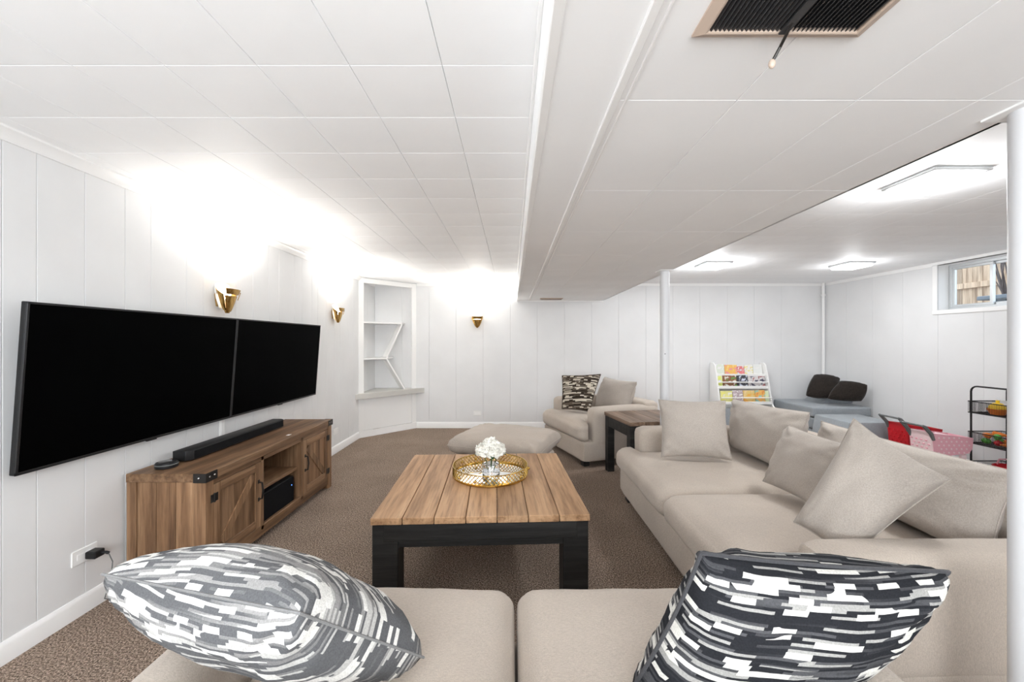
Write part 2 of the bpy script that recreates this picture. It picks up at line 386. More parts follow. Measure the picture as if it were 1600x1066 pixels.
trim(7, MB().box((SX0, YB-.012, ZS-.018), (SX1, YB, ZS), .002), 'white strip where the soffit meets the back wall')
BBP = lambda w_, s_: [(w_, 0), (w_+s_*.014, 0), (w_+s_*.014, .07), (w_+s_*.009, .083), (w_+s_*.004, .09), (w_, .09)]
struct('baseboard_left', MB().prism(BBP(XL, 1), 1, YF, 5.30), M_trim, 'white baseboard along the television wall', True)
struct('baseboard_back', MB().prism(BBP(YB, -1), 0, -1.43, XR), M_trim, 'white baseboard along the back wall', True)
struct('baseboard_right', MB().prism(BBP(XR, -1), 1, YF, YB-.014), M_trim, 'white baseboard below the basement window', True)

# ------------------------------------------------------------------ window and the yard outside
wx = XR+.115
w1 = thing('window_1', 'aluminium sliding basement window high in the right wall', 'window'); w1['kind'] = 'structure'
mb = MB()
for a, b in (((XR-.014, WY0-.05, WZ0-.045), (XR-.0005, WY1+.05, WZ0)), ((XR-.012, WY1, WZ0+.0005), (XR-.0005, WY1+.05, ZC-.032)), ((XR-.012, WY0-.05, WZ0+.0005), (XR-.0005, WY0, ZC-.032))): mb.box(a, b, .003)
mb.build('window_casing', M_trim, w1)
mb = MB()
mb.box((XR, WY0, WZ0-.01), (wx+.08, WY1, WZ0)); mb.box((XR, WY0, WZ1), (wx+.08, WY1, WZ1+.01)); mb.box((XR, WY1+.0005, WZ0-.01), (wx+.08, WY1+.0105, WZ1+.01)); mb.box((XR, WY0-.0105, WZ0-.01), (wx+.08, WY0-.0005, WZ1+.01))
mb.build('window_reveal', M_trim, w1)
def frame_y(mb, y0, y1, z0, z1, x0, x1, t):
    mb.box((x0, y0, z0), (x1, y1, z0+t), .002); mb.box((x0, y0, z1-t), (x1, y1, z1), .002)
    mb.box((x0, y0, z0+t), (x1, y0+t, z1-t), .002); mb.box((x0, y1-t, z0+t), (x1, y1, z1-t), .002); return mb
frame_y(MB(), WY0, WY1, WZ0, WZ1, wx, wx+.06, .03).build('window_frame', M_alu, w1)
WM_ = 3.965
for (y0, y1, dx) in ((WM_-.02, WY1-.03, .005), (WY0+.03, WM_+.02, .03)):
    s_ = frame_y(MB(), y0, y1, WZ0+.03, WZ1-.03, wx+dx, wx+dx+.022, .026).build('sash', M_alu, w1)
    MB().box((wx+dx+.009, y0+.02, WZ0+.05), (wx+dx+.013, y1-.02, WZ1-.05)).build('pane', M_pane, s_, False)
grd = struct('ground', MB().box((XR+.3, 0, 1.30), (XR+5.5, 9, 1.45)), painted('yard_gravel', (.32, .28, .24), .9, .2, .5), 'gravel yard outside the window', False)
ff = thing('wooden_fence', 'weathered cedar fence seen through the basement window', 'fence', (XR+3.0, 0, 1.45))
y = 3.4
fr = random.Random(3)
while y < 8.6:
    wd = .135+.02*fr.random(); MB().box((-.01+.006*fr.random(), y, 0), (.012, y+wd-.006, 1.75+.03*fr.random()), .002).build('picket', M_fence, ff, False); y += wd
for z in (.06, .73, 1.45): MB().box((-.055, 3.4, z), (-.01, 8.6, z+.09), .003).build('rail', M_fence, ff, False)
pt = thing('patio_table', 'blue grey patio table outside the basement window', 'table', (XR+1.55, 4.46, 1.45))
M_patio = painted('blue_grey_metal', (.16, .20, .24), .5, .05)
MB().box((-.35, -.75, .36), (.35, .55, .41), .008).build('table_top', M_patio, pt)
for sy in (-.5, .25): MB().prism([(sy-.03, 0), (sy+.03, 0), (sy+.2, .36), (sy+.08, .36)], 0, -.25, .25).build('leg', M_patio, pt, False)
sb = thing('garden_shrub', 'dark leafless shrub by the fence outside the window', 'shrub', (XR+2.3, 5.36, 1.45))
M_twig = painted('twig_brown', (.09, .07, .07), .9, .3)
fr = random.Random(5); mb = MB()
for k in range(150):
    a = fr.random()*2*PI; r = .08+.30*fr.random(); h = .4+1.3*fr.random()
    p0 = Vector((.12*math.cos(a), .12*math.sin(a), 0)); p2 = Vector((r*math.cos(a), r*math.sin(a)-.1, h))
    p1 = p0.lerp(p2, .5)+Vector((fr.uniform(-.08, .08), fr.uniform(-.08, .08), .1)); mb.tube([p0, p1, p2], [.016, .012, .005], 5)
o_ = mb.build('branches', M_twig, sb); o_['kind'] = 'stuff'

# ------------------------------------------------------------------ columns, pipe, vents
def column(x, y, lab):
    t = thing('support_column', lab, 'column', (x, y, 0))
    MB().cyl((0, 0, 0), (0, 0, ZS-.006), .0385, n=40).build('post', M_column, t)
    MB().box((-.06, -.06, ZS-.006), (.06, .06, ZS), .001).build('cap_plate', M_trim, t)
    MB().cyl((-.012, -.0375, 1.19), (-.012, -.041, 1.19), .004, n=8).build('screw', M_iron, t)
column(1.316, 3.42, 'white steel column rising between the end table and sofa')
column(1.346, 1.03, 'white steel column in front of the sofa arm')
t = thing('corner_pipe', 'thin white pipe with a coupling in the room corner', 'pipe', (XR-.04, YB-.04, 0))
MB().cyl((0, 0, 0), (0, 0, ZC), .02, n=16).build('pipe', M_trim, t); MB().cyl((0, 0, 1.965), (0, 0, 1.995), .033, n=16).build('coupling', M_trim, t)
def grille(name, lab, x0, x1, y0, y1, z, nl, tilt, lever=False):
    t = thing(name, lab, 'vent', ((x0+x1)/2, (y0+y1)/2, z)); hx, hy = (x1-x0)/2, (y1-y0)/2; b = .022 if lever else .012
    fb = bmesh.new(); Q = []
    for d, zz in ((0, 0), (0, -.004), (b-.004, -.012), (b, -.011), (b, -.001)): Q.append([fb.verts.new((sx*(hx-d), sy*(hy-d), zz)) for sx, sy in ((-1, -1), (1, -1), (1, 1), (-1, 1))])
    for P, O in zip(Q, Q[1:]):
        for k in range(4): fb.faces.new((P[k], P[(k+1) % 4], O[(k+1) % 4], O[k]))
    bmesh.ops.recalc_face_normals(fb, faces=fb.faces); MB().add(fb).build('frame', M_tanmetal, t, False)
    MB().box((-hx+b, -hy+b, -.002), (hx-b, hy-b, -.0005)).build('duct_shade_sheet', M_duct, t, False)  # near-black sheet stands in for the shade inside the duct
    for k in range(nl):
        x = -hx+b+(k+.5)*(2*hx-2*b)/nl; s_ = -1 if x < 0 else 1
        MB().box((-.0008, -hy+b+.001, -.004), (.0008, hy-b-.001, .004), 0, mx=Matrix.Translation((x, 0, -.007)) @ Matrix.Rotation(s_*tilt, 4, 'Y')).build('louvre', M_louvre, t, False)
    if lever:
        MB().box((-.008, -hy+b, -.016), (.008, hy-b, -.013)).build('centre_bar', M_louvre, t, False)
        lv = MB().tube([(.0, hy-.05, -.014), (.004, hy-.01, -.03), (-.004, hy+.0, -.05)], .003, 8).build('lever', M_iron, t)
        MB().ball((-.005, hy+.001, -.056), .0065, (1, 1, 1.4)).build('lever_knob', M_tanmetal, lv)
grille('return_air_grille', 'tan framed dark louvred air grille with a lever in the soffit', .355, .685, .46, .785, ZS, 34, .5, True)
grille('ceiling_register', 'small slotted register at the far end of the soffit', .40, .72, 5.58, 5.72, ZS, 14, .6)

# ------------------------------------------------------------------ ceiling lights and sconces
def ceiling_light(x, y, lab, p=1.0):
    t = thing('ceiling_light', lab, 'light', (x, y, ZC), 0, 'square flush lights over the play corner')
    MB().box((-.145, -.145, -.018), (.145, .145, 0), .004).build('base_plate', M_alu, t)
    MB().rbox((-.128, -.14, -.05), (.128, .14, -.018), .02, 6).build('diffuser', M_led, t)
    for kind_, en, dz in (('AREA', 9.5, -.056), ('POINT', 11, -.16)):
        l = bpy.data.lights.new('lamp', kind_); l.energy = en*p; l.color = (.96, .98, 1.0)
        if kind_ == 'AREA': l.shape = 'SQUARE'; l.size = .24
        else: l.shadow_soft_size = .07
        o = bpy.data.objects.new('lamp', l); C.objects.link(o); o.parent = t; o.location = (0, 0, dz)
ceiling_light(2.22, 2.09, 'lit square flush light close to the soffit and near column')
ceiling_light(2.24, 4.42, 'lit square flush light above the book rack', 1.25)
ceiling_light(3.78, 4.42, 'lit square flush light closest to the window wall', .5)
def sconce(loc, rz, lab):
    """local: wall plane at y=0, room towards -y"""
    t = thing('wall_sconce', lab, 'sconce', loc, rz, 'brass wall sconces')
    MB().prism([(-.035, -.06), (.035, -.06), (.05, .02), (.03, .07), (-.03, .07), (-.05, .02)], 1, -.012, 0, .003).build('back_plate', M_brass, t)
    MB().prism([(-.03, -.07), (.03, -.07), (.06, .0), (.072, .075), (.06, .098), (0, .105), (-.06, .098), (-.072, .075), (-.06, .0)], 1, -.024, -.018).build('back_shield', M_white, t)  # back leaf coloured white to imitate lamp glare, shaped to shade the wall
    MB().cyl((0, -.019, -.03), (0, -.01, -.03), .012, n=12).build('stem', M_brass, t)
    def petal(a0, a1, r0, r1, z0, z1, n=14, mz=8, skew=0.0, th=.003):
        b = bmesh.new(); grid = []
        for lay in (0, th):
            g = []
            for j in range(mz+1):
                f = j/mz; r = r0+(r1-r0)*f**.8-lay; row = []
                for k in range(n+1):
                    a = a0+(a1-a0)*k/n; zt = z0+(z1-z0+skew*(k/n-.5))*f
                    row.append(b.verts.new((r*math.sin(a), -.055-.62*r*math.cos(a), zt)))
                g.append(row)
            grid.append(g)
        for lay, g in enumerate(grid):
            for j in range(mz):
                for k in range(n):
                    q = (g[j][k], g[j][k+1], g[j+1][k+1], g[j+1][k]); b.faces.new(q if lay == 0 else q[::-1])
        A, B = grid
        for k in range(n):
            b.faces.new((A[mz][k], A[mz][k+1], B[mz][k+1], B[mz][k])); b.faces.new((A[0][k], A[0][k+1], B[0][k+1], B[0][k]))
        for j in range(mz):
            b.faces.new((A[j][0], A[j+1][0], B[j+1][0], B[j][0])); b.faces.new((A[j][n], A[j+1][n], B[j+1][n], B[j][n]))
        bmesh.ops.recalc_face_normals(b, faces=b.faces); return MB().add(b)
    petal(-.95, .95, .026, .075, -.095, .015).build('front_petal', M_brass, t)
    petal(-.80, .80, .083, .104, .024, .062, mz=3).build('upper_band', M_brass, t)
    for s_ in (-1, 1):
        petal(s_*1.0, s_*2.3, .03, .085, -.085, .045, 8, 8, -.05*s_).build('side_petal', M_brass, t)
        MB().tube([(s_*.055, -.09, -.01), (s_*.07, -.10, .045)], .0025, 6).build('rod', M_brass, t)
    MB().cyl((0, -.055, -.105), (0, -.055, -.07), .012, .024, 16).build('finial', M_brass, t)
    MB().cyl((0, -.055, -.07), (0, -.055, -.01), .014, n=12).build('socket', M_cream, t)
    MB().ball((0, -.055, .02), .022, (1, 1, 1.4)).build('bulb', M_bulb, t)
    l = bpy.data.lights.new('lamp', 'SPOT'); l.spot_size = math.radians(150); l.spot_blend = .7; l.energy = 52; l.color = (1, .96, .90); l.shadow_soft_size = .025
    o = bpy.data.objects.new('lamp', l); C.objects.link(o); o.parent = t; o.location = (0, -.085, .05); o.rotation_euler = (PI+.42, 0, 0)
sconce((XL, 2.78, 1.60), PI/2, 'brass petal wall sconce above the television pair')
sconce((XL, 4.55, 1.615), PI/2, 'brass petal wall sconce beside the corner shelves')
sconce((-.515, YB, 1.60), 0, 'brass petal wall sconce alone on the back wall')

# ------------------------------------------------------------------ corner shelf unit (diagonal front from the left wall to the back wall)
A_ = Vector((XL, 5.30, 0)); B_ = Vector((-1.43, YB, 0))
cu = thing('corner_shelf_unit', 'white built-in corner unit with grey counter and angled shelves', 'shelf', (XL, YB, 0))
Ln = (B_-A_).length; ang = math.atan2((B_-A_).y, (B_-A_).x)
FM = Matrix.Translation(A_-Vector((XL, YB, 0))) @ Matrix.Rotation(ang, 4, 'Z')       # x along the front, -y towards the room
def cubox(a, b, name, m=M_white, bev=.003): o = MB().box(a, b, bev).build(name, m, cu); o.matrix_local = FM; return o
cubox((.0, .0, 0), (.075, .02, ZC-.01), 'stile'); cubox((Ln-.075, .0, 0), (Ln, .02, ZC-.01), 'stile')
cubox((.075, .0, ZC-.075), (Ln-.075, .018, ZC-.01), 'header')
cubox((.075, .006, .09), (Ln-.075, .02, .53), 'lower_panel')
cubox((.0, -.014, 0), (Ln, .0, .09), 'baseboard', M_trim)
MB().prism([(-.001+.0, -.74+.0), (.002, -.74), (.74, -.002), (.74, 0), (.002, -.002)], 2, .53, .598).build('counter', M_stone, cu, False)
for fx, z in ((.60, 1.545), (.36, 1.045)):       # shelves: triangles reaching back into the corner
    P0 = FM @ Vector((.06, .02, 0)); P1 = FM @ Vector((.06+fx, .02, 0)); k = Vector((P1.x, -.004, 0))
    MB().prism([(.004, P0.y), (P0.x, P0.y), (P1.x, P1.y), (k.x, k.y), (.004, -.004)], 2, z, z+.022).build('shelf', M_white, cu, False)
for (xa, za, xb, zb) in ((.66, 1.545, .42, 1.067), (.42, 1.045, .70, .598)):
    d = Vector((xb-xa, 0, zb-za)); nrm = Vector((-d.z, 0, d.x)).normalized()*.011
    pr = [(xa+nrm.x, za+nrm.z), (xa-nrm.x, za-nrm.z), (xb-nrm.x, zb-nrm.z), (xb+nrm.x, zb+nrm.z)]
    o = MB().prism(pr, 1, .02, .13).build('angled_divider', M_white, cu, False); o.matrix_local = FM

# ------------------------------------------------------------------ outlets, plug, cable cover
def outlet(loc, rz, lab):
    t = thing('wall_outlet', lab, 'outlet', loc, rz)
    MB().box((-.058, -.006, -.036), (.058, 0, .036), .003).build('plate', M_white, t)
    for s_ in (-1, 1): MB().box((-.016+s_*.02, -.0075, -.014), (.016+s_*.02, -.005, .014), .002).build('socket_face', M_trim, t)
    return t
outlet((XL, 1.9, .278), PI/2, 'white outlet plate with a black adapter beside the television stand')
outlet((-.516, YB, .222), 0, 'white outlet plate low on the back wall')
outlet((XL, 4.6, .25), PI/2, 'white outlet plate past the far end of the television stand')
t = thing('power_adapter', 'black plug adapter with a thin cord in the wall outlet', 'adapter', (XL+.0075, 1.92, .272))
MB().box((0, -.025, -.017), (.05, .025, .017), .004).build('body', M_black, t)
MB().tube([(.05, .01, 0), (.066, .012, .0), (.078, .014, -.005)], .007, 8).build('strain_relief', M_black, t)
MB().tube([(.076, .014, -.005), (.09, .02, -.05), (.07, .03, -.15), (.03, .04, -.245), (.03, .07, -.2685), (.03, .12, -.2685)], .0022, 6).build('cord', M_greyplas, t)
t = thing('cable_cover', 'white cable raceway running down the wall below the televisions', 'cable cover', (XL, 2.80, .3))
MB().box((0, -.019, 0), (.012, .019, .62), .003).build('channel', M_trim, t)
MB().tube([(.005, -.025, .1), (.006, -.026, .35), (.005, -.025, .62)], .004, 8).build('cable', M_white, t)

# ------------------------------------------------------------------ televisions
def tv(yc, lab):
    t = thing('television', lab, 'television', (-1.975, yc, 1.107)); t.rotation_euler = (0, math.radians(4.1), 0)
    W, H = .6105, .3535
    MB().box((-.026, -W, -H), (-.002, W, H), .003).build('housing', M_black, t)
    fr_ = MB()
    for a, b in (((-.004, -W, H-.009), (.002, W, H)), ((-.004, -W, -H), (.002, W, -H+.012)), ((-.004, -W, -H), (.002, -W+.009, H)), ((-.004, W-.009, -H), (.002, W, H))): fr_.box(a, b, .0008)
    fr_.build('bezel', mat('bezel', (.02, .02, .022), .35, .3), t)
    MB().box((-.003, -W+.008, -H+.011), (.0005, W-.008, H-.008)).build('screen', M_screen, t, False)
    MB().box((-.012, -.03, -H-.007), (.001, .03, -H), .002).build('sensor_bar', M_black, t)
    MB().box((-.055, -.2, -.1), (-.026, .2, .12), .003).build('wall_mount', M_iron, t)
tv(1.594+.6125, 'wide black flat television on the wall, beside the outlet with the adapter')
tv(2.819+.6125, 'wide black flat television on the wall, beside the corner shelves')

# ------------------------------------------------------------------ television stand
X0, X1, Y0, Y1, HT = -2.032, -1.615, 2.09, 3.55, .60
st = thing('television_stand', 'rustic brown wood television stand with barn doors and iron corners', 'tv stand', (X0, Y0, 0))
D, W = X1-X0, Y1-Y0
def sbx(a, b, name, m=M_standZ, par=st, bev=.0025): return MB().box(a, b, bev).build(name, m, par)
sbx((0, -.004, HT-.045), (D+.006, W+.004, HT), 'top', M_standY)
for y0 in (0, W-.06):
    sbx((D-.06, y0, 0), (D, y0+.06, HT-.045), 'corner_post'); sbx((0, y0, 0), (.05, y0+.06, HT-.045), 'corner_post')
for y0 in (.006, W-.026):
    for k in range(3):
        a = .05+k*(D-.11)/3; sbx((a+.0008, y0, .05), (a+(D-.11)/3-.0008, y0+.02, HT-.045), 'side_board')
sbx((.0, .06, .05), (.012, W-.06, HT-.045), 'back_panel', M_standY)
sbx((.012, .06, .05), (D-.02, W-.06, .075), 'bottom_board', M_standY)
sbx((D-.03, .06, .04), (D-.004, W-.06, .105), 'bottom_rail', M_standY)
sbx((D-.03, .06, HT-.075), (D-.004, W-.06, HT-.045), 'top_rail', M_standY)
ya, yb = .475, .98                               # the open bay
for y0 in (ya-.005, yb-.025): sbx((.012, y0, .075), (D-.004, y0+.03, HT-.045), 'divider')
sbx((.012, ya+.025, .315), (D-.03, yb-.025, .337), 'shelf', M_standY)
def door(y0, y1, flip):
    d = sbx((D-.026, y0, .108), (D-.012, y1, HT-.078), 'door'); z0, z1 = .108, HT-.078; fw = .052; xf, xb = D-.002, D-.013
    for (a, b, m) in (((xb, y0, z0), (xf, y0+fw, z1), M_standZ), ((xb, y1-fw, z0), (xf, y1, z1), M_standZ), ((xb, y0+fw, z0), (xf, y1-fw, z0+fw), M_standY), ((xb, y0+fw, z1-fw), (xf, y1-fw, z1), M_standY)): sbx(a, b, 'door_frame', m, d)
    p, q = (y0+fw, z0+fw), (y1-fw, z1-fw)
    if flip: p, q = (y0+fw, z1-fw), (y1-fw, z0+fw)
    dv = Vector((q[0]-p[0], q[1]-p[1])).normalized(); n = Vector((-dv.y, dv.x))*.024
    p = (p[0]+dv.x*.02, p[1]+dv.y*.02); q = (q[0]-dv.x*.02, q[1]-dv.y*.02)
    MB().prism([(p[0]+n.x, p[1]+n.y), (p[0]-n.x, p[1]-n.y), (q[0]-n.x, q[1]-n.y), (q[0]+n.x, q[1]+n.y)], 0, xb, xf-.003).build('diagonal_brace', M_standZ, d, False)
    hy = y1-.024 if not flip else y0+.024; zc = .345
    h = MB(); h.tube([(xf-.002, hy, zc-.055), (xf+.022, hy, zc-.05), (xf+.028, hy, zc), (xf+.022, hy, zc+.05), (xf-.002, hy, zc+.055)], .0055, 8)
    h.box((xf-.001, hy-.008, zc-.068), (xf+.003, hy+.008, zc-.045), .001); h.box((xf-.001, hy-.008, zc+.045), (xf+.003, hy+.008, zc+.068), .001)
    h.build('handle', M_iron, d)
    hh = y0 if not flip else y1
    for zc in (.16, HT-.15):
        m_ = MB(); m_.box((xf-.001, hh-.028, zc-.022), (xf+.003, hh+.028, zc+.022), .001); m_.cyl((xf+.003, hh, zc-.024), (xf+.003, hh, zc+.024), .005, n=10)
        m_.build('hinge', M_iron, d)
door(.064, ya-.008, False); door(yb+.008, W-.064, True)
for y0, s_ in ((0, 1), (W, -1)):
    b = MB(); yy = sorted((y0-s_*.007, y0+s_*.075)); b.box((D+.004, yy[0], HT-.047), (D+.009, yy[1], HT+.0015), .001)
    yy = sorted((y0-s_*.0035, y0-s_*.008)); b.box((D-.06, yy[0], HT-.047), (D+.009, yy[1], HT+.0015), .001)
    br = b.build('corner_iron', M_iron, st)
    for (px, py) in ((D+.009, y0+s_*.02), (D+.009, y0+s_*.055)): MB().ball((px, py, HT-.022), .005, (.5, 1, 1)).build('rivet', M_chrome, br)
    MB().ball((D-.03, y0-s_*.008, HT-.022), .005, (1, .5, 1)).build('rivet', M_chrome, br)
t = thing('soundbar', 'long black soundbar lying on the television stand', 'soundbar', (-1.91, 2.76, HT+.001))
MB().prism([(-.05, -.47), (.025, -.47), (.05, -.44), (.05, .47), (.025, .49), (-.05, .49)], 2, .004, .062, .003).build('body', M_black, t)
MB().box((.0498, -.435, .01), (.0515, .465, .055), .0006).build('grille', M_cloth_blk, t)
for y in (-.4, .4): MB().box((-.03, y-.03, 0), (.03, y+.03, .005), .001).build('foot', M_black, t)
t = thing('media_puck', 'small round black puck on the television stand', 'speaker', (-1.915, 2.20, HT+.001))
MB().lathe([(0, 0), (.05, 0), (.052, .005), (.052, .022), (.047, .03), (.036, .032), (0, .032)], 32).build('body', M_black, t)
MB().lathe([(.052, .016), (.0535, .017), (.0535, .02), (.052, .021)], 32).build('ring', M_greyplas, t)
MB().lathe([(0, .0325), (.034, .0325), (.036, .032)], 32).build('top_disc', M_gloss_blk, t)
t = thing('subwoofer_box', 'black boxy subwoofer in the lower bay of the television stand', 'speaker', (-1.80, Y0+.728, .0775))
MB().box((-.17, -.205, .008), (.135, .205, .20), .006, 2).build('body', M_black, t)
MB().box((.135, -.195, .016), (.143, .195, .192), .003).build('front_panel', M_cloth_blk, t)
for a in (-.15, .1):
    for b in (-.17, .17): MB().cyl((a, b, 0), (a, b, .01), .014, n=10).build('foot', M_black, t)
MB().cyl((.142, .165, .14), (.1445, .165, .14), .004, n=10).build('indicator', emit('blue_led', (.1, .3, 1), 3), t)
tag(MB().box((-.012, -.018, 0), (.012, .018, .0015), .0005).build('paper_scrap', M_white), 'tiny white scrap lying on the television stand', 'paper').location = (-1.66, Y0+.86, HT+.001)

# ------------------------------------------------------------------ wooden tables
def wood_table(name, lab, loc, rz, wx_, wy, h, planks, leg, ap, th=.034, top=None):
    t = thing(name, lab, 'table', loc, rz); pw = wx_/planks; r = random.Random(11)
    for k in range(planks):
        a = -wx_/2+k*pw
        MB().box((-pw/2+.0018, -wy/2+r.uniform(0, .003), -th), (pw/2-.0018, wy/2-r.uniform(0, .003), r.uniform(-.0012, .0004)), .0028).build('plank', top or M_plank, t).location = (a+pw/2, 0, h)
    ix, iy = wx_/2-.008, wy/2-.008
    for sx in (-1, 1):
        for sy in (-1, 1):
            x = sorted((sx*ix, sx*(ix-leg))); y = sorted((sy*iy, sy*(iy-leg)))
            o = MB().box((-(x[1]-x[0])/2, -leg/2, 0), ((x[1]-x[0])/2, leg/2, h-th-.001), .004).build('leg', M_blackwood, t); o.location = (sum(x)/2, sum(y)/2, 0)
    for sy in (-1, 1):
        y = sorted((sy*(iy+.0035), sy*(iy-.03))); MB().box((-ix+leg*.45, y[0], h-th-ap*.72), (ix-leg*.45, y[1], h-th-.001), .003).box((-ix+leg, sorted((sy*iy, sy*(iy-.03)))[0], h-th-ap), (ix-leg, sorted((sy*iy, sy*(iy-.03)))[1], h-th-.001), .003).build('apron', M_blackwood, t)
    for sx in (-1, 1):
        x = sorted((sx*(ix-.002), sx*(ix-.032))); MB().box((x[0], -iy+leg, h-th-ap), (x[1], iy-leg, h-th-.001), .003).build('apron', M_blackwood, t)
    return t
wood_table('coffee_table', 'large square plank-top coffee table on thick black legs', (-.172, 2.455, 0), math.radians(2.6), 1.066, 1.07, .45, 7, .125, .112)
wood_table('end_table', 'small plank-top end table with black legs between armchair and sofa', (1.275, 3.79, 0), math.radians(10), .60, .56, .587, 4, .07, .10, top=M_plank2)
# tray, vase, flowers
TX, TY = -.138, 2.53
t = thing('round_tray', 'round gold tray with lattice rim and mirrored base', 'tray', (TX, TY, .4505)); TR_ = .236
MB().lathe([(0, 0), (TR_, 0), (TR_+.003, .004), (TR_+.003, .012), (TR_, .014), (TR_-.006, .012), (TR_-.006, .008), (0, .008)], 64).build('base', M_gold, t)
MB().lathe([(0, .0085), (TR_-.012, .0085), (TR_-.01, .008)], 64).build('mirror', M_mirror, t)
mb = MB(); n = 60; rows = 4; z0, z1 = .014, .066
for k in range(n):
    for j in range(rows):
        za, zb = z0+(z1-z0)*j/rows, z0+(z1-z0)*(j+1)/rows; o_ = .5*(j % 2)
        a = 2*PI*(k+o_)/n
        for s_ in (-.5, .5):
            b_ = a+2*PI*s_/n; mb.cyl((TR_*math.cos(a), TR_*math.sin(a), za), (TR_*math.cos(b_), TR_*math.sin(b_), zb), .0027, n=4, caps=False)
mb.build('lattice_rim', M_gold, t)['kind'] = 'stuff'
for z in (.066,): MB().tube([(TR_*math.cos(2*PI*k/64), TR_*math.sin(2*PI*k/64), z) for k in range(64)], .003, 8, True).build('rim_wire', M_gold, t)
for a in (.05, 2.05, 2.5, 3.9, 4.4, 5.6): MB().ball(((TR_+.008)*math.cos(a), (TR_+.008)*math.sin(a), .034), .009).build('ball_stud', M_gold, t)
VX, VY, VZ = TX+.004, TY-.005, .4505+.0095
t = thing('glass_vase', 'clear glass vase standing on the mirrored tray', 'vase', (VX, VY, VZ))
MB().lathe([(0, 0), (.052, 0), (.056, .004), (.058, .094), (.0545, .094), (.052, .02), (0, .018)], 40).build('glass', M_glass, t)
MB().lathe([(0, .0195), (.0515, .0215), (.053, .06), (0, .06)], 40).build('water', M_water, t)
t = thing('white_flowers', 'bunch of white flowers filling the glass vase', 'flowers', (VX, VY, VZ+.03))
fr = random.Random(2)
def bloom(c, R):
    mb = MB()
    for k in range(64):
        f = (k+.5)/64; th_ = math.acos(1-1.55*f); ph = k*2.399963
        d = Vector((math.sin(th_)*math.cos(ph), math.sin(th_)*math.sin(ph), math.cos(th_)))
        q = d.to_track_quat('Z', 'Y').to_matrix().to_4x4()
        b = bmesh.new(); s_ = R*(.46+.12*fr.random()); g = []
        for i in range(4):
            for j in range(4):
                u, v_ = i/3*2-1, j/3*2-1
                g.append(b.verts.new((u*s_*(1-.35*v_*v_)*.8, v_*s_*(1-.3*u*u), .35*s_*(u*u+v_*v_)*fr.uniform(.3, 1.1))))
        for i in range(3):
            for j in range(3): b.faces.new((g[i*4+j], g[i*4+j+1], g[i*4+j+5], g[i*4+j+4]))
        mb.add(b, Matrix.Translation(Vector(c)+d*R*(.72+.2*fr.random())) @ q @ Matrix.Rotation(fr.uniform(-.7, .7), 4, 'X') @ Matrix.Rotation(fr.random()*6, 4, 'Z'))
    mb.ball(c, R*.7); return mb
for c, R in (((0, 0, .135), .052), ((-.048, -.012, .115), .042), ((.046, -.01, .118), .042), ((.01, -.046, .116), .042), ((0, .045, .115), .042)):
    bl = bloom(c, R).build('blossom', M_petal, t); MB().tube([(c[0]*.3, c[1]*.3, -.005), (c[0]*.7, c[1]*.7, .06), c], .0025, 6).build('stem', M_leaf, bl)
for a, zz in ((3.35, .10), (2.8, .105), (-.25, .10), (.2, .098), (4.9, .096)):
    b = bmesh.new(); ca, sa = math.cos(a), math.sin(a); R = []
    for r_, w_, dz in ((.045, .004, 0), (.065, .018, .006), (.085, .014, .0), (.105, .002, -.010)): R.append([b.verts.new((ca*r_-sa*w_, sa*r_+ca*w_, zz+dz)), b.verts.new((ca*r_+sa*w_, sa*r_-ca*w_, zz+dz))])
    for P, Q in zip(R, R[1:]): b.faces.new((P[0], P[1], Q[1], Q[0]))
    bmesh.ops.solidify(b, geom=b.faces[:], thickness=.0012); MB().add(b).build('leaf', M_leaf, t)

